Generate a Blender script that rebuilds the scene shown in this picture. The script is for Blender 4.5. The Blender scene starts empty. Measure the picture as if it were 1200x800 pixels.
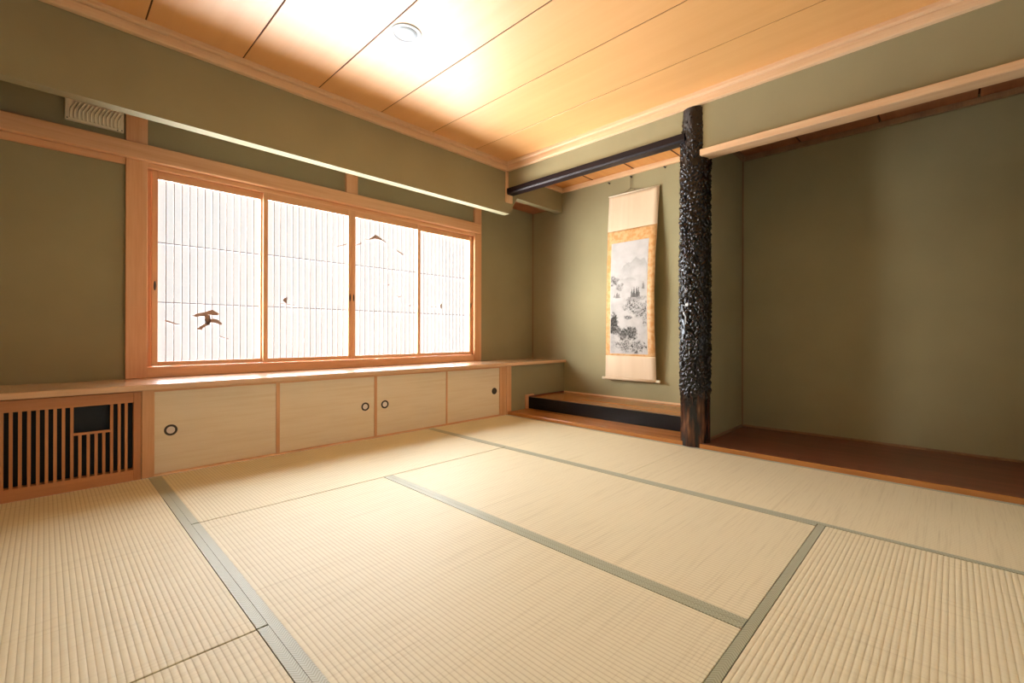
import bpy, bmesh, math, random
from mathutils import Vector, Matrix, noise
random.seed(7)
S = bpy.context.scene
COL = S.collection

# ---------------------------------------------------------------- camera, world, light, exposure
F_PX, YAW, ROLL, CY = 531.8, math.radians(44.17), math.radians(0.17), 392.1
cam = bpy.data.cameras.new('camera')
cam.sensor_width = 36.0
cam.lens = F_PX / 1200 * 36
cam.shift_y = -(400 - CY) / 1200
cam.clip_start = 0.02
co = bpy.data.objects.new('camera', cam); COL.objects.link(co)
fw = Vector((math.cos(YAW), math.sin(YAW), 0)); rt = Vector((math.sin(YAW), -math.cos(YAW), 0)); up = Vector((0, 0, 1))
r3 = rt * math.cos(ROLL) + up * math.sin(ROLL); u3 = up * math.cos(ROLL) - rt * math.sin(ROLL)
m = Matrix((r3, u3, -fw)).transposed().to_4x4(); m.translation = Vector((0, 0, 0.8))
co.matrix_world = m
S.camera = co
S.view_settings.view_transform = 'Standard'; S.view_settings.look = 'None'
S.view_settings.gamma = 1; S.view_settings.use_curve_mapping = False
S.view_settings.exposure = 0.12
PAPER = 0.66          # daylight glowing through the main shoji
BACK_FILL = 0.35      # glow of an added, unseen paper window giving fill from behind
w = bpy.data.worlds.new('world'); S.world = w; w.use_nodes = True
w.node_tree.nodes['Background'].inputs[0].default_value = (0.8, 0.9, 1, 1)
w.node_tree.nodes['Background'].inputs[1].default_value = 0.8

# added fill suns for daylight, aimed at floor, scroll alcove, ceiling and lintel wall
for i, (e, ang, d, c) in enumerate(((66.0, 70, (-0.12, -1.0, -0.46), (0.92, 0.99, 1.05)), (84.0, 48, (1.0, -0.51, -0.05), (1.0, 0.965, 0.88)),
                                    (68.0, 60, (-0.10, -1.0, 0.70), (0.92, 0.99, 1.10)), (48.0, 46, (1.0, -1.0, 0.90), (1.0, 0.98, 0.90)))):
    sun = bpy.data.lights.new('fill_sun', 'SUN'); sun.energy = e; sun.angle = math.radians(ang); sun.color = c
    so = bpy.data.objects.new('fill_sun', sun); COL.objects.link(so); so.location = (i, 8, 6)
    so.rotation_euler = Vector(d).to_track_quat('-Z', 'Y').to_euler()

# ---------------------------------------------------------------- materials
def new_mat(name):
    m = bpy.data.materials.new(name); m.use_nodes = True
    nt = m.node_tree; b = nt.nodes['Principled BSDF']
    return m, nt, b
def N(nt, t, **k):
    n = nt.nodes.new(t)
    for a, v in k.items():
        if a in n.inputs: n.inputs[a].default_value = v
        else: setattr(n, a, v)
    return n
def coords(nt, scale):
    tc = N(nt, 'ShaderNodeTexCoord'); mp = N(nt, 'ShaderNodeMapping')
    mp.inputs['Scale'].default_value = scale
    nt.links.new(tc.outputs['Object'], mp.inputs[0]); return mp.outputs[0]
def ramp(nt, src, stops):
    r = N(nt, 'ShaderNodeValToRGB'); e = r.color_ramp.elements
    while len(e) < len(stops): e.new(0.5)
    for i, (p, c) in enumerate(stops): e[i].position = p; e[i].color = (*c, 1)
    nt.links.new(src, r.inputs[0]); return r.outputs[0]
def bump(nt, b, src, strength, dist):
    bp = N(nt, 'ShaderNodeBump'); bp.inputs['Strength'].default_value = strength; bp.inputs['Distance'].default_value = dist
    nt.links.new(src, bp.inputs['Height'])
    nt.links.new(bp.outputs[0], b.inputs['Normal']); return bp
def plain(name, c, rough=0.5, coat=0.0, spec=0.5, metal=0.0, nscale=30, var=0.06):
    m, nt, b = new_mat(name)
    v = coords(nt, (nscale,) * 3); n = N(nt, 'ShaderNodeTexNoise'); n.inputs['Scale'].default_value = 1; n.inputs['Detail'].default_value = 4
    nt.links.new(v, n.inputs['Vector'])
    lo = tuple(x * (1 - var) for x in c); hi = tuple(min(1, x * (1 + var)) for x in c)
    nt.links.new(ramp(nt, n.outputs[0], [(0.3, lo), (0.7, hi)]), b.inputs['Base Color'])
    b.inputs['Roughness'].default_value = rough; b.inputs['Coat Weight'].default_value = coat
    b.inputs['Specular IOR Level'].default_value = spec; b.inputs['Metallic'].default_value = metal
    return m
def wood(name, dark, light, axis='X', rough=0.45, spec=0.5, coat=0.0, coat_rough=0.2, fine=1.0, ringsc=1.0, coat_ior=1.5):
    m, nt, b = new_mat(name)
    k = {'X': (0.6, 14, 14), 'Y': (14, 0.6, 14), 'Z': (14, 14, 0.6)}[axis]
    n1 = N(nt, 'ShaderNodeTexNoise'); n1.inputs['Scale'].default_value = ringsc; n1.inputs['Detail'].default_value = 5; n1.inputs['Distortion'].default_value = 0.6
    nt.links.new(coords(nt, k), n1.inputs['Vector'])
    k2 = tuple(v * 9 for v in k)
    n2 = N(nt, 'ShaderNodeTexNoise'); n2.inputs['Scale'].default_value = 1; n2.inputs['Detail'].default_value = 3
    nt.links.new(coords(nt, k2), n2.inputs['Vector'])
    mx = N(nt, 'ShaderNodeMath', operation='MULTIPLY_ADD'); mx.inputs[1].default_value = 0.35 * fine
    nt.links.new(n2.outputs[0], mx.inputs[0]); nt.links.new(n1.outputs[0], mx.inputs[2])
    nt.links.new(ramp(nt, mx.outputs[0], [(0.42, dark), (0.85, light)]), b.inputs['Base Color'])
    bump(nt, b, mx.outputs[0], 0.15, 0.0006)
    b.inputs['Roughness'].default_value = rough; b.inputs['Specular IOR Level'].default_value = spec
    b.inputs['Coat Weight'].default_value = coat; b.inputs['Coat Roughness'].default_value = coat_rough
    b.inputs['Coat IOR'].default_value = coat_ior
    return m
def plaster(name, c):
    m, nt, b = new_mat(name)
    n = N(nt, 'ShaderNodeTexNoise'); n.inputs['Scale'].default_value = 1; n.inputs['Detail'].default_value = 6
    nt.links.new(coords(nt, (2.2, 2.2, 2.2)), n.inputs['Vector'])
    n2 = N(nt, 'ShaderNodeTexNoise'); n2.inputs['Scale'].default_value = 1; n2.inputs['Detail'].default_value = 3
    nt.links.new(coords(nt, (260, 260, 260)), n2.inputs['Vector'])
    lo = tuple(x * 0.94 for x in c); hi = tuple(x * 1.06 for x in c)
    nt.links.new(ramp(nt, n.outputs[0], [(0.3, lo), (0.7, hi)]), b.inputs['Base Color'])
    bump(nt, b, n2.outputs[0], 0.35, 0.0008)
    b.inputs['Roughness'].default_value = 0.85; b.inputs['Specular IOR Level'].default_value = 0.25
    return m
def tatami_mat(name):
    m, nt, b = new_mat(name)
    tc = N(nt, 'ShaderNodeTexCoord'); sp = N(nt, 'ShaderNodeSeparateXYZ'); nt.links.new(tc.outputs['Object'], sp.inputs[0])
    a = N(nt, 'ShaderNodeMath', operation='MULTIPLY'); a.inputs[1].default_value = math.pi / 0.015; nt.links.new(sp.outputs[0], a.inputs[0])
    s = N(nt, 'ShaderNodeMath', operation='SINE'); nt.links.new(a.outputs[0], s.inputs[0])
    ab = N(nt, 'ShaderNodeMath', operation='ABSOLUTE'); nt.links.new(s.outputs[0], ab.inputs[0])
    pw = N(nt, 'ShaderNodeMath', operation='POWER'); pw.inputs[1].default_value = 0.55; nt.links.new(ab.outputs[0], pw.inputs[0])
    st = N(nt, 'ShaderNodeTexNoise'); st.inputs['Scale'].default_value = 1; st.inputs['Detail'].default_value = 2
    nt.links.new(coords(nt, (7, 420, 5)), st.inputs['Vector'])          # single rushes running across the mat
    md = N(nt, 'ShaderNodeMath', operation='MULTIPLY_ADD'); md.inputs[1].default_value = 0.30
    nt.links.new(st.outputs[0], md.inputs[0]); nt.links.new(pw.outputs[0], md.inputs[2])
    big = N(nt, 'ShaderNodeTexNoise'); big.inputs['Scale'].default_value = 1; big.inputs['Detail'].default_value = 3
    nt.links.new(coords(nt, (1.6, 95, 3)), big.inputs['Vector'])
    add = N(nt, 'ShaderNodeMath', operation='ADD'); nt.links.new(st.outputs[0], add.inputs[0]); nt.links.new(big.outputs[0], add.inputs[1])
    c = ramp(nt, add.outputs[0], [(0.62, TAT_LO), (1.0, TAT_MID)])
    # valleys between ribs painted darker and browner, as if shaded by the ribs
    vr = ramp(nt, pw.outputs[0], [(0.25, (0.80, 0.76, 0.68)), (0.75, (1, 1, 1))])
    mx = N(nt, 'ShaderNodeMix', data_type='RGBA', blend_type='MULTIPLY'); mx.inputs[0].default_value = 1
    nt.links.new(c, mx.inputs[6]); nt.links.new(vr, mx.inputs[7])
    nt.links.new(mx.outputs[2], b.inputs['Base Color'])
    bump(nt, b, md.outputs[0], 0.6, 0.0014)
    b.inputs['Roughness'].default_value = 0.55; b.inputs['Specular IOR Level'].default_value = 0.24
    return m
def border_mat(name):
    m, nt, b = new_mat(name)
    tc = N(nt, 'ShaderNodeTexCoord'); sp = N(nt, 'ShaderNodeSeparateXYZ'); nt.links.new(tc.outputs['Object'], sp.inputs[0])
    def tri(src, per):
        p = N(nt, 'ShaderNodeMath', operation='PINGPONG'); p.inputs[1].default_value = per; nt.links.new(src, p.inputs[0]); return p.outputs[0]
    zx = tri(sp.outputs[0], 0.0137)
    ad = N(nt, 'ShaderNodeMath', operation='ADD'); nt.links.new(zx, ad.inputs[0]); nt.links.new(sp.outputs[1], ad.inputs[1])
    st = tri(ad.outputs[0], 0.005)
    sc = N(nt, 'ShaderNodeMath', operation='MULTIPLY'); sc.inputs[1].default_value = 1 / 0.005; nt.links.new(st, sc.inputs[0])
    nt.links.new(ramp(nt, sc.outputs[0], [(0.25, (0.28, 0.28, 0.165)), (0.75, (0.43, 0.425, 0.275))]), b.inputs['Base Color'])
    bump(nt, b, sc.outputs[0], 0.5, 0.0005)
    b.inputs['Roughness'].default_value = 0.5; b.inputs['Sheen Weight'].default_value = 0.2
    return m
def paper_mat(name, strength, thin=0):
    m, nt, b = new_mat(name)
    n = N(nt, 'ShaderNodeTexNoise'); n.inputs['Scale'].default_value = 1; n.inputs['Detail'].default_value = 5
    nt.links.new(coords(nt, (60, 60, 60)), n.inputs['Vector'])
    c = ramp(nt, n.outputs[0], [(0.3, (0.93, 0.93, 0.92)), (0.7, (1.0, 1.0, 0.99))])
    b.inputs['Base Color'].default_value = (.55, .55, .54, 1); nt.links.new(c, b.inputs['Emission Color'])
    b.inputs['Emission Strength'].default_value = strength; b.inputs['Roughness'].default_value = 0.9
    if thin:      # thin washi lets part of the daylight straight through
        tr = N(nt, 'ShaderNodeBsdfTransparent'); mx = N(nt, 'ShaderNodeMixShader'); mx.inputs[0].default_value = thin
        out = nt.nodes['Material Output']
        nt.links.new(b.outputs[0], mx.inputs[1]); nt.links.new(tr.outputs[0], mx.inputs[2]); nt.links.new(mx.outputs[0], out.inputs[0])
    return m
TAT_LO = (0.67, 0.59, 0.39); TAT_MID = (0.78, 0.705, 0.49)
WALL = (0.335, 0.305, 0.185)
M = {}
M['wall'] = plaster('green_plaster', WALL)
for ax in 'XYZ':
    M['cedar' + ax] = wood('cedar_' + ax, (0.66, 0.32, 0.15), (0.82, 0.49, 0.27), ax, rough=0.42)
    M['pale' + ax] = wood('pale_cypress_' + ax, (0.72, 0.45, 0.25), (0.86, 0.62, 0.40), ax, rough=0.45)
    M['honey' + ax] = wood('honey_board_' + ax, (0.34, 0.12, 0.025), (0.54, 0.22, 0.055), ax, rough=0.25, coat=0.3)
M['ceil'] = wood('ceiling_board', (0.76, 0.39, 0.125), (0.81, 0.44, 0.155), 'Y', rough=0.5, spec=0.5, fine=0.5, coat=1.0, coat_rough=0.47, coat_ior=1.75)
M['darkceil'] = wood('alcove_ceiling_board', (0.30, 0.10, 0.04), (0.42, 0.16, 0.07), 'X', rough=0.4)
M['redboard'] = wood('red_brown_board', (0.10, 0.027, 0.014), (0.20, 0.055, 0.028), 'Y', rough=0.35, coat=0.2)
M['strip'] = wood('dark_corner_strip', (0.20, 0.11, 0.06), (0.30, 0.17, 0.09), 'Z', rough=0.5)
M['gril'] = wood('grille_cedar_Z', (0.50, 0.20, 0.075), (0.66, 0.31, 0.13), 'Z', rough=0.42)
M['grilx'] = wood('grille_cedar_X', (0.50, 0.20, 0.075), (0.66, 0.31, 0.13), 'X', rough=0.42)
M['groove'] = plain('ceiling_joint', (0.10, 0.035, 0.012), 0.9)
M['cloth'] = wood('door_cloth', (0.85, 0.71, 0.52), (0.92, 0.80, 0.63), 'X', rough=0.6, spec=0.35, fine=1.6, ringsc=3)
M['black'] = plain('black_lacquer', (0.005, 0.006, 0.010), 0.28, spec=0.3)
M['darkbeam'] = wood('dark_lintel', (0.007, 0.005, 0.008), (0.020, 0.011, 0.013), 'Y', rough=0.45, spec=0.22)
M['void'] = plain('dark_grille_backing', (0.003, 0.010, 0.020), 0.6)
M['tatami'] = tatami_mat('tatami_rush'); M['border'] = border_mat('tatami_border_cloth')
M['core'] = plain('tatami_core', (0.45, 0.36, 0.2), 0.9)
M['seam'] = plain('under_floor', (0.05, 0.035, 0.02), 0.9)
M['paper'] = paper_mat('shoji_paper', PAPER, 0.25); M['backfill'] = paper_mat('rear_fill_paper', BACK_FILL)
M['bar'] = wood('shoji_bar', (0.20, 0.17, 0.16), (0.28, 0.24, 0.23), 'Z', rough=0.7)
M['motif'] = plain('motif_wood', (0.42, 0.29, 0.24), 0.6)
M['ringd'] = plain('pull_ring', (0.025, 0.016, 0.010), 0.3, coat=0.4)
M['pulld'] = plain('pull_dish', (0.86, 0.78, 0.74), 0.35)
M['pulldark'] = plain('pull_dish_dark', (0.06, 0.05, 0.04), 0.35)
M['vent'] = plain('vent_cream', (0.86, 0.78, 0.60), 0.5, nscale=8, var=0.03)
M['screw'] = plain('screw', (0.05, 0.04, 0.03), 0.5)
M['white'] = plain('downlight_white', (0.66, 0.70, 0.72), 0.4, nscale=10, var=0.01)
M['lens'] = plain('downlight_lens', (0.56, 0.62, 0.66), 0.4, nscale=10, var=0.01)
M['silk'] = wood('cream_silk', (0.68, 0.54, 0.39), (0.74, 0.60, 0.45), 'Z', rough=0.55, fine=0.5)
M['knob'] = plain('roller_end', (0.80, 0.72, 0.58), 0.35)
M['cord'] = plain('hanging_cord', (0.16, 0.11, 0.06), 0.8)
M['iron'] = plain('black_iron', (0.03, 0.025, 0.02), 0.5)

# ---------------------------------------------------------------- mesh helpers
def box(bm, x0, x1, y0, y1, z0, z1, bev=0.0, mi=0):
    vs = [bm.verts.new((x, y, z)) for x in (x0, x1) for y in (y0, y1) for z in (z0, z1)]
    idx = [(0, 1, 3, 2), (4, 6, 7, 5), (0, 4, 5, 1), (2, 3, 7, 6), (0, 2, 6, 4), (1, 5, 7, 3)]
    fs = [bm.faces.new([vs[i] for i in q]) for q in idx]
    for f in fs: f.material_index = mi
    if bev:
        es = list({e for f in fs for e in f.edges})
        bmesh.ops.bevel(bm, geom=es, offset=bev, segments=1, affect='EDGES')
def prism(bm, pts, axis, a0, a1, mi=0):
    """polygon pts (u,v) extruded along an axis; axis 'Y': (u,v)=(x,z); 'X': (y,z); 'Z': (x,y)"""
    def P(u, v, a): return {'Y': (u, a, v), 'X': (a, u, v), 'Z': (u, v, a)}[axis]
    A = [bm.verts.new(P(u, v, a0)) for u, v in pts]; B = [bm.verts.new(P(u, v, a1)) for u, v in pts]
    n = len(pts)
    fs = [bm.faces.new(A[::-1]), bm.faces.new(B)]
    for i in range(n): fs.append(bm.faces.new((A[i], A[(i + 1) % n], B[(i + 1) % n], B[i])))
    for f in fs: f.material_index = mi
def lathe(bm, prof, seg=32, axis='Z', c=(0, 0, 0), mi=0, caps=True):
    """prof: list of (radius, height)"""
    rings = []
    for r, h in prof:
        ring = []
        for i in range(seg):
            a = 2 * math.pi * i / seg; p, q = r * math.cos(a), r * math.sin(a)
            v = {'Z': (p, q, h), 'Y': (p, h, q), 'X': (h, p, q)}[axis]
            ring.append(bm.verts.new((v[0] + c[0], v[1] + c[1], v[2] + c[2])))
        rings.append(ring)
    for a, b_ in zip(rings, rings[1:]):
        for i in range(seg):
            f = bm.faces.new((a[i], a[(i + 1) % seg], b_[(i + 1) % seg], b_[i])); f.material_index = mi; f.smooth = True
    if caps:
        for r in (rings[0][::-1], rings[-1]): f = bm.faces.new(r); f.material_index = mi
def tube(bm, pts, r, seg=8, mi=0):
    pts = [Vector(p) for p in pts]; rings = []
    for i, p in enumerate(pts):
        t = (pts[min(i + 1, len(pts) - 1)] - pts[max(i - 1, 0)]).normalized()
        s = t.cross(Vector((0, 0, 1)) if abs(t.z) < 0.9 else Vector((1, 0, 0))).normalized(); u = t.cross(s)
        rings.append([bm.verts.new(p + (s * math.cos(2 * math.pi * k / seg) + u * math.sin(2 * math.pi * k / seg)) * r) for k in range(seg)])
    for a, b_ in zip(rings, rings[1:]):
        for i in range(seg):
            f = bm.faces.new((a[i], a[(i + 1) % seg], b_[(i + 1) % seg], b_[i])); f.smooth = True; f.material_index = mi
    bm.faces.new(rings[0][::-1]); bm.faces.new(rings[-1])
def obj(name, bm, mats, parent=None, loc=None):
    bmesh.ops.recalc_face_normals(bm, faces=bm.faces[:])
    me = bpy.data.meshes.new(name); bm.to_mesh(me); bm.free()
    for mt in (mats if isinstance(mats, (list, tuple)) else [mats]): me.materials.append(mt)
    o = bpy.data.objects.new(name, me); COL.objects.link(o)
    if parent: o.parent = parent
    if loc: o.location = loc
    return o
def struct(name, bm, mats):
    o = obj(name, bm, mats); o['kind'] = 'structure'; return o
def tag(o, label, cat, group=None):
    o['label'] = label; o['category'] = cat
    if group: o['group'] = group
    return o
def thing(name, label, cat, loc, group=None, rz=0):
    o = bpy.data.objects.new(name, None); COL.objects.link(o)
    o.empty_display_size = 0.1
    o.location = loc; o.rotation_euler = (0, 0, rz); return tag(o, label, cat, group)
def bxs(*boxes, bev=0.0):
    bm = bmesh.new()
    for b in boxes: box(bm, *b, bev=bev)
    return bm
def copy_tree(o, parent=None):
    c = o.copy(); COL.objects.link(c)
    if parent: c.parent = parent
    for ch in list(o.children): copy_tree(ch, c)
    return c

# ---------------------------------------------------------------- room shell
XW, YS = -0.56, -0.58            # left and rear walls, behind the photographer
XF, XB = 3.235, 4.15             # alcove front line and alcove back wall
YC, YW = 3.20, 3.68              # cabinet face and window wall
YB0, YB1 = 3.23, 3.31            # dropped wall in front of the window
HC = 2.52                        # ceiling height
struct('floor', bxs((XW - .1, XB + .1, YS - .1, YW + .1, -0.12, -0.055)), M['seam'])
# window wall with its opening
OX0, OX1, OZ0, OZ1 = 0.40, 3.24, 0.545, 1.87
struct('wall_window', bxs((XW, OX0, YW, YW + .12, 0, HC), (OX1, XB + .1, YW, YW + .12, 0, HC), (OX0, OX1, YW, YW + .12, 0, OZ0), (OX0, OX1, YW, YW + .12, OZ1, HC)), M['wall'])
struct('wall_left', bxs((XW - .1, XW, YS - .1, YW + .12, -.05, HC)), M['wall'])
struct('wall_back', bxs((XW - .1, -0.3, YS - .1, YS, -.05, HC), (-0.3, 2.7, YS - .1, YS, 1.85, HC), (-0.3, 2.7, YS - .1, YS, -.05, 0.45), (2.7, XB + .1, YS - .1, YS, -.05, HC)), M['wall'])
struct('wall_alcove', bxs((XB, XB + .1, YS - .1, YW, -.05, HC)), M['wall'])
struct('wall_divider', bxs((3.34, XB, 1.29, 1.41, -.05, HC)), M['wall'])
struct('wall_cabinet_end', bxs((3.286, XB, YC, YW, -.05, 0.487)), M['wall'])
# walls above the two alcove openings
struct('wall_lintel', bxs((3.25, 3.33, 1.30, YB1 - .04, 2.26, HC), (3.25, 3.33, YS, 1.30, 2.10, HC)), M['wall'])
# dropped wall in front of the window, with its slanting end inside the alcove
bm = bmesh.new()
prism(bm, [(XW, 2.025), (3.284, 2.025), (3.395, 2.207), (XB, 2.207), (XB, HC), (XW, HC)], 'Y', YB0, YB1)
struct('wall_beam', bm, M['wall'])
# ceilings
bm = bmesh.new(); jx = [XW - .1, -0.10, 0.383, 0.859, 1.332, 1.814, 2.297, 2.788, 3.262]
for a, b_ in zip(jx, jx[1:]): box(bm, a + .004, b_ - .004, YS - .1, YB0 + .01, HC, HC + .03, bev=.001)
box(bm, XW - .1, 3.33, YS - .1, YB1, HC + .03, HC + .05, mi=1)
for a in jx[1:-1]: box(bm, a - .004, a + .004, YS - .1, YB0, HC + .004, HC + .03, mi=1)
struct('ceiling', bm, [M['ceil'], M['groove']])
bm = bmesh.new(); jy = [1.40, 1.832, 2.306, 2.795, 3.24]; HT = 2.475
for a, b_ in zip(jy, jy[1:]): box(bm, 3.33, XB + .05, a, b_, HT, HT + .03)
for a in jy[1:-1]: box(bm, 3.33, XB, a - .006, a + .006, HT - .003, HT + .001, mi=1)
struct('ceiling_alcove', bm, [wood('toko_ceiling_board', (0.62, 0.25, 0.06), (0.74, 0.36, 0.10), 'X', rough=0.35), M['groove']])
bm = bmesh.new(); jy = [-0.60, -0.116, 0.372, 0.86, 1.30]
for a, b_ in zip(jy, jy[1:]): box(bm, 3.33, XB + .05, a + .006, b_ - .006, 2.315, 2.345, bev=.001)
box(bm, 3.33, XB + .05, YS - .1, 1.29, 2.345, 2.37, mi=1)
struct('ceiling_closet', bm, [M['darkceil'], M['groove']])
struct('ceiling_recess', bxs((XW, XB, YB1, YW, 2.27, 2.30)), M['darkceil'])

# trims -----------------------------------------------------------------
tn = [0]
def trim(bm, mat):
    tn[0] += 1; return struct('trim_%d' % tn[0], bm, mat)
def cornice_profile(s):   # two-stepped cornice, offset from the wall, height
    return [(0, 2.437), (s * .030, 2.437), (s * .034, 2.441), (s * .034, 2.484), (s * .028, 2.488), (s * .048, 2.492), (s * .052, 2.496), (s * .052, HC + .0), (0, HC + .0)]
bm = bmesh.new(); prism(bm, [(YB0 + a, z) for a, z in cornice_profile(-1)], 'X', XW, 3.25); trim(bm, M['paleX'])
bm = bmesh.new(); prism(bm, [(3.25 + a, z) for a, z in cornice_profile(-1)], 'Y', YS, YB0); trim(bm, M['paleY'])
bm = bmesh.new(); prism(bm, [(XW - a, z) for a, z in cornice_profile(-1)], 'Y', YS, YB0); trim(bm, M['paleY'])
bm = bmesh.new(); prism(bm, [(YS - a, z) for a, z in cornice_profile(-1)], 'X', XW, 3.25); trim(bm, M['paleX'])
# cornice inside the tokonoma
trim(bxs((XB - .032, XB, 1.41, YB0, 2.424, HT), bev=.003), M['paleY'])
trim(bxs((3.33, XB - .032, YB0 - .03, YB0, 2.424, HT), bev=.003), M['paleX'])
# cornice inside the closet alcove
trim(bxs((XB - .03, XB, YS, 1.29, 2.277, 2.315), bev=.003), M['strip'])
trim(bxs((3.33, XB - .03, 1.26, 1.29, 2.277, 2.315), bev=.003), M['strip'])
# thin corner strips
trim(bxs((XB - .009, XB, YW - .009, YW, 0.52, 2.27)), M['strip'])
trim(bxs((XB - .009, XB, 1.281, 1.29, 0.03, 2.277)), M['strip'])
# window posts, mid post, rail (nageshi), head and sill
YP = 3.655
trim(bxs((0.345, 0.452, YP, YW + .12, 0.52, 2.27), (0.44, 0.482, 3.720, YW + .12, 0.55, 1.88), bev=.003), M['cedarZ'])
trim(bxs((3.190, 3.288, YP, YW + .12, 0.52, 2.27), (3.175, 3.20, 3.720, YW + .12, 0.55, 1.88), bev=.003), M['cedarZ'])
trim(bxs((1.762, 1.866, YP, YW + .01, 1.985, 2.27), bev=.003), M['cedarZ'])
trim(bxs((XW, 3.255, 3.63, YW + .02, 1.885, 1.987), bev=.006), M['cedarX'])
trim(bxs((XW, 0.345, 3.662, YW, 1.845, 1.885), (0.452, 3.19, 3.662, YW + .10, 1.852, 1.885), bev=.002), M['cedarX'])
bm = bxs((0.452, 3.19, 3.660, YW + .10, 0.52, 0.586), bev=.002)
for yy in (3.6905,): box(bm, 0.452, 3.19, yy - .001, yy + .001, 0.586, 0.589)
trim(bm, M['cedarX'])
# corner piece where dropped wall, lintel and cornice meet
trim(bxs((3.222, 3.312, 3.212, YB0 + .01, 2.130, 2.437), bev=.002), M['paleZ'])
# black lintel over the tokonoma, pale lintel over the closet alcove
bm = bmesh.new(); prism(bm, [(3.226, 2.222), (3.236, 2.208), (3.30, 2.208), (3.33, 2.215), (3.33, 2.266), (3.226, 2.266)], 'Y', 1.40, YB0); trim(bm, M['darkbeam'])
trim(bxs((3.218, 3.335, YS, 1.286, 2.068, 2.113), bev=.004), M['paleY'])
# strips along the foot of alcove walls
trim(bxs((XB - .012, XB, YS, 1.29, 0.03, 0.044)), M['strip'])
trim(bxs((3.36, XB - .012, 1.28, 1.29, 0.03, 0.044)), M['strip'])
trim(bxs((XB - .012, XB, 1.41, YC, 0.148, 0.162)), M['paleY'])
trim(bxs((3.56, XB - .012, YC - .012, YC, 0.148, 0.162)), M['redboard'])
trim(bxs((3.49, 3.535, YC - .012, YC, 0.03, 0.175), (3.535, 3.62, YC - .012, YC, 0.160, 0.175)), M['cedarZ'])
# added glowing shoji behind the camera, unseen, as fill light for the room
for i, (a, b_) in enumerate(((-0.3, 1.2), (1.2, 2.7))):
    bm = bmesh.new(); y = YS - .05
    for q in ((a, a + .035, y - .015, y + .015, .45, 1.85), (b_ - .035, b_, y - .015, y + .015, .45, 1.85), (a, b_, y - .015, y + .015, 1.80, 1.85), (a, b_, y - .015, y + .015, .45, .50)): box(bm, *q)
    for k in range(1, 5): xx = a + (b_ - a) * k / 5; box(bm, xx - .004, xx + .004, y - .004, y + .012, .5, 1.8)
    for k in range(1, 5): zz = .5 + 1.3 * k / 5; box(bm, a + .03, b_ - .03, y - .004, y + .012, zz - .004, zz + .004)
    box(bm, a + .03, b_ - .03, y - .008, y - .005, .5, 1.8, mi=1)
    o = struct('window_%d' % (i + 2), bm, [M['cedarZ'], M['backfill']])

# ---------------------------------------------------------------- tatami mats
def tatami(label, x0, x1, y0, y1, ribs='Y', edges=(1, 1), end=.0028):
    """ribs run along world Y (or X); cloth borders on the two sides parallel to the ribs"""
    cx, cy = (x0 + x1) / 2, (y0 + y1) / 2
    rz = 0 if ribs == 'Y' else math.pi / 2
    wd, ln = (x1 - x0, y1 - y0) if ribs == 'Y' else (y1 - y0, x1 - x0)
    t = thing('tatami_mat', label, 'tatami mat', (cx, cy, -.05), 'tatami mats covering the floor', rz)
    hx, hy = wd / 2 - .0002, ln / 2 - end
    obj('woven_surface', bxs((-hx + (.0265 if edges[0] else .001), hx - (.0292 if edges[1] else .001), -hy, hy, .044, .0500), bev=.0012), M['tatami'], t)
    obj('core', bxs((-hx + .0008, hx - .0008, -hy + .0008, hy - .0008, -.004, .0438)), M['seam'], t)
    for s, e in zip((-1, 1), edges):
        if not e: continue
        a, b_ = sorted((s * hx, s * (hx - .0275)))
        obj('cloth_border', bxs((a, b_, -hy, hy, .0438, .0508), bev=.0005), M['border'], t)
    return t
X0m, X1m, X2m, X3m = -0.555, 0.430, 1.354, 2.290
Y0m, Y1m, Y2m = 0.410, 1.350, 2.290
tatami('tatami mat in front of the wooden slatted grille', X0m, X1m, Y1m, YC, 'Y')
tatami('tatami mat showing only its corner at bottom left of the view', X0m, X1m, YS + .005, Y1m, 'Y')
tatami('bright tatami mat lying along the sliding cabinet doors', X1m, X2m + .936, Y2m, YC, 'Y')
tatami('large tatami mat in the middle foreground of the floor', X1m, X2m, Y0m, Y2m, 'Y')
tatami('tatami mat between the middle foreground one and the one before the scroll alcove', X2m, X3m, Y0m, Y2m, 'Y')
tatami('tatami mat in front of the scroll alcove and its black step', X3m, XF, Y1m, YC, 'Y', end=.0006)
tatami('tatami mat in front of the empty alcove right of the black pillar', X3m, XF, YS + .005, Y1m, 'Y', end=.0006)
tatami('tatami mat in the bottom right corner with coarse ribs and green border', X1m, X3m, YS + .005, Y0m, 'X')

# ---------------------------------------------------------------- ledge, cabinet and grille
tag(obj('window_ledge', bxs((XW, XB, 3.168, YW, 0.487, 0.519), bev=.004), wood('ledge_board', (0.66, 0.36, 0.19), (0.80, 0.52, 0.32), 'X', rough=0.25, coat=1.0, coat_rough=0.22)),
    'long cedar ledge board under the window above the cabinet doors', 'ledge')
cb = thing('low_cabinet', 'low built-in cabinet with four cream cloth sliding doors under the window', 'cabinet', (1.80, YC, 0))
def cbx(x0, x1, y0, y1, z0, z1): return (x0 - 1.80, x1 - 1.80, y0 - YC, y1 - YC, z0, z1)
for q in ((.372, .428, YC - .002), (3.128, 3.215, YC - .001), (3.217, 3.286, YC - .004)):
    obj('post', bxs(cbx(q[0], q[1], q[2], YC + .06, 0, .487), bev=.003), M['cedarZ'], cb)
obj('top_rail', bxs(cbx(.428, 3.128, YC + .002, YC + .06, .474, .487)), M['cedarX'], cb)
obj('bottom_rail', bxs(cbx(.428, 3.128, YC + .001, YC + .06, 0, .014)), M['cedarX'], cb)
obj('carcass', bxs(cbx(.40, 3.2, YC + .05, YW - .01, 0.0, .485)), M['cedarX'], cb)
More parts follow.
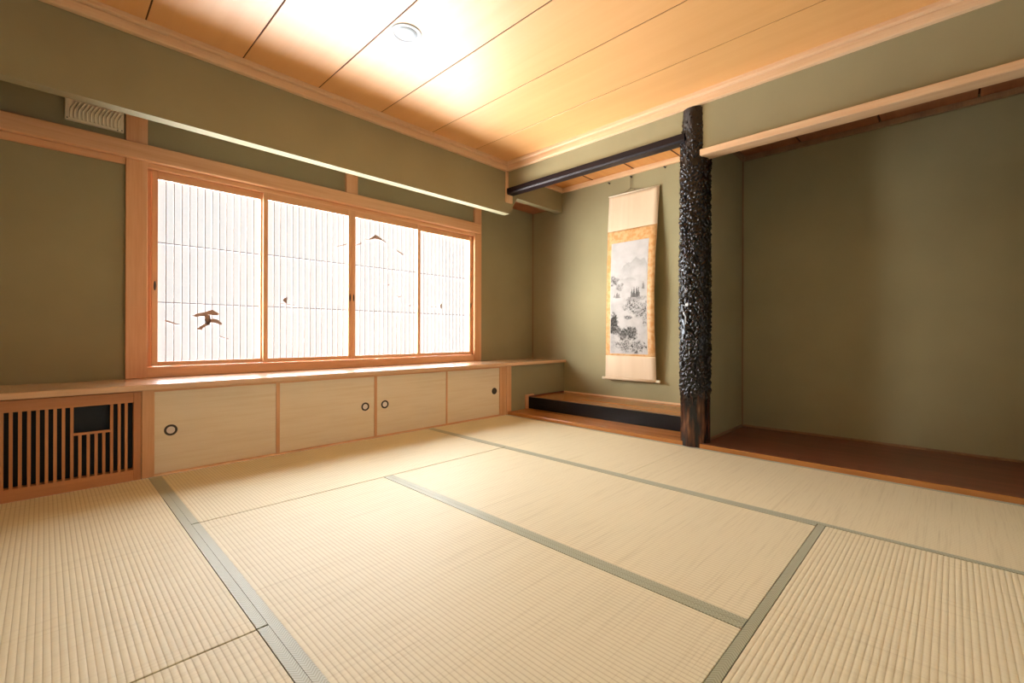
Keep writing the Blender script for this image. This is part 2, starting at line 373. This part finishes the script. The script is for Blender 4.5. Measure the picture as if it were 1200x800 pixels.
for a, b_ in ((1.066, 1.088), (1.775, 1.797), (2.467, 2.482)):
    obj('divider', bxs(cbx(a, b_, YC + .003, YC + .05, .014, .474)), M['cedarZ'], cb)
def door(x0, x1, yy, hx, light):
    # origin at the door's lower middle
    xm = (x0 + x1) / 2; h = (x1 - x0) / 2
    d = obj('door', bxs((-h, h, 0, .018, 0, .460), bev=.001), M['cloth'], cb, (xm - 1.80, yy - YC, .014))
    bm = bmesh.new()
    lathe(bm, [(.0315, 0), (.0315, -.003), (.029, -.005), (.022, -.005), (.020, -.0015)], 40, 'Y', mi=0, caps=False)
    lathe(bm, [(.0205, -.0018), (.017, -.001), (.009, -.0006), (.0005, -.0005)], 40, 'Y', mi=1)
    obj('finger_pull', bm, [M['ringd'], M['pulld'] if light else M['pulldark']], d, (hx - xm, 0, .236))
door(.428, 1.066, YC + .008, .503, True)
door(1.088, 1.775, YC + .006, 1.700, True)
door(1.797, 2.467, YC + .006, 1.866, True)
door(2.482, 3.128, YC + .012, 3.060, False)

gr = thing('wooden_grille', 'slatted cedar grille with a square opening left of the cabinet doors', 'grille', (-.10, YC, 0))
def gx(x0, x1, y0, y1, z0, z1): return (x0 + .10, x1 + .10, y0 - YC, y1 - YC, z0, z1)
for a, b_ in ((.337, .370), (-.56, -.52)): obj('frame_stile', bxs(gx(a, b_, YC - .004, YC + .05, 0, .482), bev=.002), M['gril'], gr)
obj('frame_rail', bxs(gx(-.52, .337, YC - .004, YC + .05, .425, .482), bev=.002), M['grilx'], gr)
obj('frame_rail', bxs(gx(-.52, .337, YC - .004, YC + .05, 0, .060), bev=.002), M['grilx'], gr)
obj('lattice_rail', bxs(gx(.0975, .247, YC + .001, YC + .02, .279, .291), bev=.001), M['grilx'], gr)
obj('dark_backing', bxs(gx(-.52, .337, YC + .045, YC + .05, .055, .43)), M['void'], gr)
k = -.112
full = [-.112 + .0297 * i for i in range(-14, 7)] + [.0965, .2485, .279, .3075]
for xc in sorted(full):
    if xc < -.515 or (.0 < xc < .09 and False): continue
    obj('slat', bxs(gx(xc - .0063, xc + .0063, YC + .002, YC + .02, .058, .427), bev=.001), M['gril'], gr)
for xc in (.1265, .1575, .1875, .2175):
    obj('slat', bxs(gx(xc - .0063, xc + .0063, YC + .003, YC + .02, .058, .280), bev=.001), M['gril'], gr)

# ---------------------------------------------------------------- shoji screens
PZ0, PZ1 = .589, 1.852
def shoji(label, x0, x1, yf, pull, motifs):
    """yf: front face of the frame"""
    W = x1 - x0; s = .031
    t = thing('shoji_screen', label, 'sliding screen', ((x0 + x1) / 2, yf, PZ0), 'paper screens in the window')
    h = W / 2; H = PZ1 - PZ0
    for a in (-1, 1):
        u, v = sorted((a * h, a * (h - s)))
        st = obj('stile', bxs((u, v, 0, .027, 0, H), bev=.002), M['cedarZ'], t)
        if a == pull:
            bm = bmesh.new(); lathe(bm, [(.006, 0), (.006, -.0012), (.0045, -.0015)], 16, 'Y')
            for v_ in bm.verts: v_.co.z *= 5.2
            obj('finger_pull', bm, M['ringd'], st, ((u + v) / 2, 0, 1.110 - PZ0))
    obj('rail', bxs((-h + s, h - s, .001, .026, 0, .030), bev=.002), M['cedarX'], t)
    obj('rail', bxs((-h + s, h - s, .001, .026, H - .052, H), bev=.002), M['cedarX'], t)
    bm = bmesh.new(); bm.faces.new([bm.verts.new(p) for p in ((-h + s, .0195, .028), (h - s, .0195, .028), (h - s, .0195, H - .05), (-h + s, .0195, H - .05))])
    obj('paper', bm, M['paper'], t)
    n = 14; x_a, x_b = -h + s, h - s
    for i in range(1, n):
        xx = x_a + (x_b - x_a) * i / n
        obj('vertical_bar', bxs((xx - BW, xx + BW, .010, .0185, .028, H - .05)), M['bar'], t)
    for zz in (1.005, 1.392):
        obj('cross_bar', bxs((x_a, x_b, .008, .0185, zz - PZ0 - BH, zz - PZ0 + BH)), M['bar'], t)
    k = yf / 3.66
    for pts in motifs:
        bm = bmesh.new()
        q = [((x * k) - (x0 + x1) / 2, .8 + (z - .8) * k - PZ0) for x, z in pts]
        q = [(min(max(u, x_a + .001), x_b - .001), v) for u, v in q]
        prism(bm, q, 'Y', .0055, .0165)
        bmesh.ops.triangulate(bm, faces=[f for f in bm.faces if len(f.verts) > 4])
        obj('motif', bm, M['motif'], t)
    return t
BW, BH = .0024, .0028
crown = [(0.686, 0.919), (0.717, 0.938), (0.764, 0.950), (0.783, 0.960), (0.806, 0.967), (0.822, 0.956), (0.846, 0.941), (0.838, 0.929), (0.812, 0.929), (0.782, 0.932), (0.764, 0.920), (0.729, 0.919), (0.714, 0.912)]
trunk = [(0.758, 0.928), (0.790, 0.930), (0.786, 0.906), (0.796, 0.884), (0.786, 0.860), (0.772, 0.868), (0.776, 0.886), (0.764, 0.902)]
bough = [(0.782, 0.900), (0.812, 0.905), (0.838, 0.898), (0.864, 0.874), (0.858, 0.860), (0.834, 0.871), (0.812, 0.878), (0.786, 0.877)]
root = [(0.786, 0.880), (0.790, 0.864), (0.768, 0.853), (0.749, 0.838), (0.741, 0.821), (0.733, 0.829), (0.713, 0.828), (0.729, 0.848), (0.755, 0.866), (0.772, 0.880)]
st1 = [(0.542, 0.890), (0.562, 0.885), (0.598, 0.870), (0.634, 0.858), (0.598, 0.861), (0.562, 0.873), (0.543, 0.879)]
st2 = [(0.839, 0.791), (0.87, 0.778), (0.902, 0.768), (0.902, 0.762), (0.87, 0.770), (0.84, 0.785)]
mtn = [(1.938, 1.623), (1.938, 1.629), (1.971, 1.631), (2.004, 1.656), (2.03, 1.68), (2.06, 1.675), (2.085, 1.66), (2.111, 1.647), (2.143, 1.628), (2.162, 1.618), (2.136, 1.623), (2.098, 1.639), (2.066, 1.643), (2.032, 1.643), (2.001, 1.635), (1.971, 1.626)]
cr = [(2.228, 1.585), (2.261, 1.570), (2.292, 1.560), (2.312, 1.548), (2.343, 1.545), (2.309, 1.536), (2.285, 1.549), (2.255, 1.562)]
c3 = [(1.852, 1.555), (1.852, 1.563), (1.900, 1.592), (1.905, 1.583)]
c2 = [(1.678, 1.527), (1.736, 1.549), (1.777, 1.567), (1.777, 1.558), (1.729, 1.538), (1.678, 1.521)]
bird = [(1.266, 1.069), (1.287, 1.083), (1.299, 1.081), (1.292, 1.067), (1.289, 1.037), (1.279, 1.037), (1.276, 1.056)]
rp = [(1.245, 1.035), (1.275, 1.033), (1.33, 1.028), (1.38, 1.023), (1.38, 1.020), (1.33, 1.024), (1.275, 1.028), (1.245, 1.031)]
b1 = [(2.138, 1.254), (2.160, 1.248), (2.182, 1.258), (2.163, 1.238)]
b2 = [(2.243, 1.160), (2.272, 1.150), (2.307, 1.162), (2.275, 1.135)]
b3 = [(2.366, 1.082), (2.385, 1.072), (2.408, 1.082), (2.387, 1.058)]
boat = [(2.745, 1.099), (2.762, 1.112), (2.769, 1.085), (2.760, 1.058), (2.743, 1.064)]
rp4 = [(2.62, 1.075), (2.70, 1.073), (2.70, 1.069), (2.62, 1.071)]
shoji('leftmost paper screen, with a dark pine tree motif low on it', .478, 1.146, 3.692, -1, [crown, trunk, bough, root, st1, st2])
shoji('second paper screen from the left, with one small bird motif', 1.127, 1.8165, 3.662, 1, [c2, bird, rp])
shoji('third paper screen from the left, with a mountain peak and three birds', 1.8175, 2.508, 3.662, -1, [mtn, cr, c3, b1, b2, b3])
shoji('rightmost paper screen of the window, nearly plain with one tiny figure', 2.492, 3.182, 3.692, 1, [boat, rp4])

# ---------------------------------------------------------------- tokonoma (scroll alcove) floor pieces
tag(obj('alcove_floorboard', bxs((XF, 3.54, 1.40, YC, -.05, .030), bev=.002), M['honeyY']), 'low orange-brown floor board in front of the black alcove step', 'floor board')
tag(obj('closet_floorboard', bxs((XF, XB, YS, 1.275, -.05, .030), bev=.002), [M['redboard']]), 'dark red-brown floor board of the empty alcove on the right', 'floor board')
tag(obj('sill_strip', bxs((XF - .003, XF + .004, YS, 1.285, -.01, .0315), bev=.001), M['honeyY']), 'narrow orange wooden sill edge along the empty right alcove', 'sill')
stp = thing('alcove_step', 'raised alcove platform below the scroll, black front and brown top', 'platform', (3.84, 2.3, .03))
obj('front_beam', bxs((3.540 - 3.84, 3.562 - 3.84, 1.40 - 2.3, YC - 2.3, 0, .119), bev=.003), M['black'], stp)
obj('top_board', bxs((3.562 - 3.84, XB - 3.84, 1.41 - 2.3, YC - 2.3, .095, .118)), M['honeyY'], stp)

# ---------------------------------------------------------------- gnarled black pillar
def pillar():
    cx, cy, R = 3.322, 1.354, .0985
    me = bmesh.new(); seg, nz = 200, 760; z0, z1 = -.05, HC
    rows = []
    for j in range(nz + 1):
        z = z0 + (z1 - z0) * j / nz; row = []
        for i in range(seg):
            a = 2 * math.pi * i / seg; p = Vector((math.cos(a) * R, math.sin(a) * R, z))
            lob = .004 * math.sin(3 * a + z * 1.3) + .003 * math.sin(2 * a - z * 2.1)
            k = min(max((z - .30) / .12, 0), 1); kt = 1 - .55 * min(max((z - 2.2) / .15, 0), 1)
            q = Vector((p.x * 58, p.y * 58, p.z * 34)) + noise.noise_vector(Vector((p.x * 18, p.y * 18, p.z * 9))) * .9
            d = noise.voronoi(q)[0]
            knob = max(0, .60 - d[0]) * .021
            rid = noise.noise(Vector((p.x * 26, p.y * 26, p.z * 7))) * .0055
            gr_ = noise.noise(Vector((p.x * 70, p.y * 70, p.z * 4))) * .0022 + noise.noise(Vector((p.x * 160, p.y * 160, p.z * 12))) * .0008
            r = R + lob + k * kt * (knob + rid) + (1 - k) * gr_ + .003
            if z > 2.425: r = min(r, .0975)
            row.append(me.verts.new((math.cos(a) * r, math.sin(a) * r, z)))
        rows.append(row)
    for a_, b_ in zip(rows, rows[1:]):
        for i in range(seg):
            f = me.faces.new((a_[i], a_[(i + 1) % seg], b_[(i + 1) % seg], b_[i])); f.smooth = True
    me.faces.new(rows[0][::-1]); me.faces.new(rows[-1])
    m_, nt, b = new_mat('gnarled_lacquer')
    tc = N(nt, 'ShaderNodeTexCoord'); sp = N(nt, 'ShaderNodeSeparateXYZ'); nt.links.new(tc.outputs['Object'], sp.inputs[0])
    n = N(nt, 'ShaderNodeTexNoise'); n.inputs['Scale'].default_value = 1; n.inputs['Detail'].default_value = 4
    nt.links.new(coords(nt, (38, 38, 5)), n.inputs['Vector'])
    brown = ramp(nt, n.outputs[0], [(0.42, (0.012, 0.010, 0.012)), (0.58, (0.10, 0.035, 0.016)), (0.72, (0.25, 0.12, 0.06))])
    dark = ramp(nt, n.outputs[0], [(0.4, (0.001, 0.001, 0.003)), (0.7, (0.006, 0.003, 0.003))])
    mr = N(nt, 'ShaderNodeMapRange'); mr.inputs['From Min'].default_value = .42; mr.inputs['From Max'].default_value = .22
    nt.links.new(sp.outputs[2], mr.inputs['Value'])
    mx = N(nt, 'ShaderNodeMix', data_type='RGBA'); nt.links.new(mr.outputs[0], mx.inputs[0]); nt.links.new(dark, mx.inputs[6]); nt.links.new(brown, mx.inputs[7])
    nt.links.new(mx.outputs[2], b.inputs['Base Color'])
    b.inputs['Roughness'].default_value = .10; b.inputs['Specular IOR Level'].default_value = .45
    return tag(obj('wooden_pillar', me, m_, None, (cx, cy, 0)), 'gnarled glossy black log pillar between the two alcoves', 'pillar')
pillar()

# ---------------------------------------------------------------- hanging scroll
SY0, SY1, SZ0, SZ1 = 2.033, 2.593, .350, 2.243
def lerp_tab(tab, z):
    tab = sorted(tab)
    if z <= tab[0][0]: return tab[0][1]
    for (a, u), (b_, v) in zip(tab, tab[1:]):
        if z <= b_:
            t = (z - a) / (b_ - a); t = t * t * (3 - 2 * t) * .5 + t * .5
            return u + (v - u) * t
    return tab[-1][1]
TR = [(2.245, 4.130), (1.868, 4.090), (1.552, 4.050), (1.226, 4.032), (.902, 4.037), (.658, 4.054), (.35, 4.078)]
TL = [(2.245, 4.130), (1.848, 4.103), (1.445, 4.088), (1.089, 4.080), (.733, 4.074), (.35, 4.068)]
def sx(y, z):
    t = (y - SY0) / (SY1 - SY0); return lerp_tab(TR, z) * (1 - t) + lerp_tab(TL, z) * t
scr = thing('hanging_scroll', 'hanging ink landscape scroll with gold and cream mounting in the left alcove', 'scroll', (XB, 2.313, SZ0))
def sheet(name, y0, y1, z0, z1, off, mat, ny=10, nz=60, colfn=None, th=.0012):
    bm = bmesh.new(); g = []
    lay = bm.loops.layers.float_color.new('ink') if colfn else None
    for s in (0, 1):
        gg = []
        for j in range(nz + 1):
            z = z0 + (z1 - z0) * j / nz
            gg.append([bm.verts.new((sx(y0 + (y1 - y0) * i / ny, z) - off + s * th - XB, y0 + (y1 - y0) * i / ny - 2.313, z - SZ0)) for i in range(ny + 1)])
        g.append(gg)
    for s in (0, 1):
        for j in range(nz):
            for i in range(ny):
                q = (g[s][j][i], g[s][j][i + 1], g[s][j + 1][i + 1], g[s][j + 1][i])
                f = bm.faces.new(q if s else q[::-1]); f.smooth = True
                if lay:
                    for l in f.loops:
                        v = colfn(l.vert.co.y + 2.313, l.vert.co.z + SZ0); l[lay] = (v[0], v[1], v[2], 1)
    per = [(0, i) for i in range(ny)] + [(j, ny) for j in range(nz)] + [(nz, i) for i in range(ny, 0, -1)] + [(j, 0) for j in range(nz, 0, -1)]
    for k in range(len(per)):
        (j, i), (j2, i2) = per[k], per[(k + 1) % len(per)]
        bm.faces.new((g[0][j][i], g[0][j2][i2], g[1][j2][i2], g[1][j][i]))
    me = bpy.data.meshes.new(name)
    bm.to_mesh(me); bm.free(); me.materials.append(mat)
    o = bpy.data.objects.new(name, me); COL.objects.link(o); o.parent = scr; return o
# gold brocade
mg, nt, b = new_mat('gold_brocade')
vo = N(nt, 'ShaderNodeTexVoronoi'); vo.inputs['Scale'].default_value = 1; nt.links.new(coords(nt, (60, 60, 60)), vo.inputs['Vector'])
nz_ = N(nt, 'ShaderNodeTexNoise'); nz_.inputs['Scale'].default_value = 1; nz_.inputs['Detail'].default_value = 4; nt.links.new(coords(nt, (26, 26, 26)), nz_.inputs['Vector'])
nt.links.new(ramp(nt, nz_.outputs[0], [(0.40, (0.56, 0.28, 0.09)), (0.60, (0.64, 0.40, 0.19))]), b.inputs['Base Color'])
b.inputs['Roughness'].default_value = .45; b.inputs['Sheen Weight'].default_value = .2
bump(nt, b, vo.outputs[0], .3, .0006)
PY0, PY1, PZa, PZb = 2.112, 2.540, .612, 1.742
sheet('cream_silk_panel', SY0, SY1, SZ0 + .01, SZ1, 0, M['silk'])
sheet('gold_brocade_border', SY0 + .0015, SY1 - .0015, PZa - .03, 1.871, .0014, mg)
sheet('cream_silk_lower', SY0 + .0005, SY1 - .0005, SZ0 + .012, PZa - .02, .0028, M['silk'], nz=16)
import numpy as np
def fbm(x, z, s, o=0):
    return noise.fractal(Vector((x * s, z * s, o)), 1.0, 2.0, 5)
def ink(y, z):
    u = (PY1 - y) / (PY1 - PY0)          # 0 left .. 1 right as seen from the room
    v = (z - PZa) / (PZb - PZa)          # 0 bottom .. 1 top
    n1 = fbm(u, v * 2.6, 5.0); n2 = fbm(u, v * 2.6, 16.0, 3.1); n3 = fbm(u, v * 2.6, 42.0, 7.7)
    d = 0.0
    def blob(cu, cv, ru, rv, amt, rough=.55, tex=.6):
        e = ((u - cu) / ru) ** 2 + ((v - cv) / rv) ** 2
        k = 1 - e + rough * n1 * 1.2 + .35 * n2
        k = min(max(k * 1.8, 0), 1)
        return amt * k * (1 - tex + tex * min(max(.5 + n3 * 1.1 + n2 * .6, 0), 1.3))
    def ridge(h, soft, amt):             # misty mountain with an inked upper edge
        t = (h - v) / soft
        return amt * max(0, 1 - t) * (.55 + .6 * max(0, n2)) if t > 0 else amt * max(0, 1 + t * 9)
    def peak(c, w_, hh): return hh * max(0, 1 - abs((u - c) / w_) ** 1.3)
    h = .74 + peak(.70, .28, .10) + peak(.42, .14, .05) + peak(.93, .12, .055) + n2 * .015
    if u > .25: d += ridge(h, .11, .26) * min(1, (u - .25) / .12)
    d += ridge(.655 + .012 * n1 + peak(.45, .3, .012), .03, .16) * (1 if .25 < u < .7 else 0)
    d = max(d, blob(.08, .655, .20, .045, .72))
    d = max(d, blob(.28, .60, .12, .035, .40))
    def tree(c, b0, hgt, w_, amt):
        t = (v - b0) / hgt
        if 0 < t < 1 and abs(u - c + .01 * n3) < w_ * (1 - t) * (.75 + .5 * abs(n3)): return amt
        return 0
    for c, b0, hg, w_, am in ((.60, .50, .075, .045, .62), (.66, .50, .095, .05, .70), (.73, .50, .10, .05, .68), (.78, .505, .085, .045, .6), (.90, .565, .07, .04, .42), (.19, .50, .055, .05, .55), (.24, .50, .045, .05, .45), (.12, .505, .03, .05, .4)):
        d = max(d, tree(c, b0, hg, w_, am))
    d = max(d, blob(.70, .485, .30, .035, .45))
    d = max(d, blob(.72, .405, .33, .085, .58, tex=.95))
    d = max(d, blob(.52, .325, .13, .022, .62, tex=.7))
    d = max(d, blob(.95, .36, .12, .12, .50, tex=.9))
    d = max(d, blob(.02, .275, .22, .10, .92, tex=.35))
    d = max(d, blob(.15, .215, .22, .05, .72, tex=.4))
    d = max(d, blob(.50, .175, .28, .075, .85, tex=.5))
    d = max(d, blob(.38, .075, .24, .07, .66, tex=.95))
    d = max(d, blob(.75, .065, .30, .06, .70, tex=.95))
    d = max(d, blob(.10, .10, .12, .09, .18, tex=.8))
    d += max(0, .05 + .06 * n1) * max(0, 1 - abs(v - .45) * 2)
    if u < .012 or u > .988 or v < .006 or v > .996: d = 0
    d = min(d * 1.12 + max(0, .04 + .10 * n1), .97) if not (u < .012 or u > .988) else 0
    base = (0.50, 0.495, 0.51)
    return tuple(base[i] * (1 - d) + (.03, .03, .028)[i] * d for i in range(3))
mp, nt, b = new_mat('ink_painting')
at = N(nt, 'ShaderNodeVertexColor'); at.layer_name = 'ink'; nt.links.new(at.outputs[0], b.inputs['Base Color'])
b.inputs['Roughness'].default_value = .8; b.inputs['Specular IOR Level'].default_value = .2
sheet('ink_painting', PY0, PY1, PZa, PZb, .0028, mp, ny=130, nz=330, colfn=ink)
bm = bmesh.new(); tube(bm, [(sx(SY0, SZ1) - XB - .004, SY0 - .004 - 2.313, 2.246 - SZ0), (sx(SY1, SZ1) - XB - .004, SY1 + .004 - 2.313, 2.246 - SZ0)], .006, 10)
obj('top_rod', bm, M['knob'], scr)
ya, yb = SY0 - .012, SY1 + .012
bm = bmesh.new(); pa = Vector((lerp_tab(TR, SZ0) - XB, SY0 - 2.313, .006)); pb = Vector((lerp_tab(TL, SZ0) - XB, SY1 - 2.313, .006)); dv = (pb - pa).normalized()
tube(bm, [pa, pb], .0125, 16); obj('bottom_roller', bm, M['silk'], scr)
for p, s in ((pa, -1), (pb, 1)):
    bm = bmesh.new(); tube(bm, [p, p + dv * s * .030, p + dv * s * .034], .0135, 16); obj('roller_knob', bm, M['knob'], scr)
bm = bmesh.new()
hk = Vector((-.018, 2.344 - 2.313, 2.398 - SZ0)); tp = 2.250 - SZ0
for yy in (SY0 + .13, SY1 - .13):
    tube(bm, [(-.022, yy - 2.313, tp), (-.021, (yy - 2.313) * .45 + hk.y * .55, tp + .012), (-.020, hk.y, tp + .035)], .0022, 6)
tube(bm, [(-.020, hk.y, tp + .030), hk], .0035, 6)
tube(bm, [(-.022, hk.y - .006, tp + .034), (-.024, hk.y - .04, tp + .022), (-.024, hk.y - .06, tp + .002)], .0025, 6)
obj('hanging_cord', bm, M['cord'], scr)

# hooks on the alcove wall
def hook(label, y, z):
    bm = bmesh.new(); lathe(bm, [(.009, 0), (.009, -.006), (.004, -.008), (.0035, -.022), (.007, -.023), (.007, -.026)], 14, 'X')
    tag(obj('wall_hook', bm, M['iron'], None, (XB, y, z)), label, 'hook', 'hooks on the alcove wall')
hook('small black hook on the alcove wall left of the scroll cord', 2.600, 2.398)
hook('black hook from which the scroll cord hangs', 2.344, 2.404)
hook('small black hook on the alcove wall beside the black pillar', 1.985, 2.412)

# ---------------------------------------------------------------- vent cover high on the window wall
vt = thing('vent_cover', 'cream wall vent cover with curved embossed ribs above the left wall rail', 'vent cover', (.207, YW, 2.034))
obj('cover_plate', bxs((-.130, .130, -.022, 0, 0, .215), bev=.003), M['vent'], vt)
bm = bmesh.new()
for i in range(13):
    xx = -.108 + .0175 * i; pts = []
    for k in range(9):
        t = k / 8; z = .014 + .10 * t; pts.append((xx + .030 * max(0, t - .45) ** 1.5 * 2.2, -.0225, z))
    tube(bm, [p for p in pts if p[0] < .122], .0042, 8)
obj('embossed_ribs', bm, M['vent'], vt)
for x_, z_ in ((-.120, .010), (.120, .010), (.100, .006)):
    bm = bmesh.new(); lathe(bm, [(.0035, 0), (.003, -.002)], 12, 'Y'); obj('screw', bm, M['screw'], vt, (x_, -.022, z_))

# ---------------------------------------------------------------- downlight
dl = thing('downlight', 'round white recessed downlight in the wooden ceiling', 'ceiling light', (1.435, 2.245, HC))
bm = bmesh.new(); lathe(bm, [(.088, 0), (.088, -.003), (.084, -.006), (.068, -.006), (.064, -.001)], 48, caps=False); obj('rim', bm, M['white'], dl)
bm = bmesh.new(); lathe(bm, [(.0645, -.0005), (.0645, -.0020), (.03, -.0035), (.001, -.004)], 48); obj('lens', bm, M['lens'], dl)
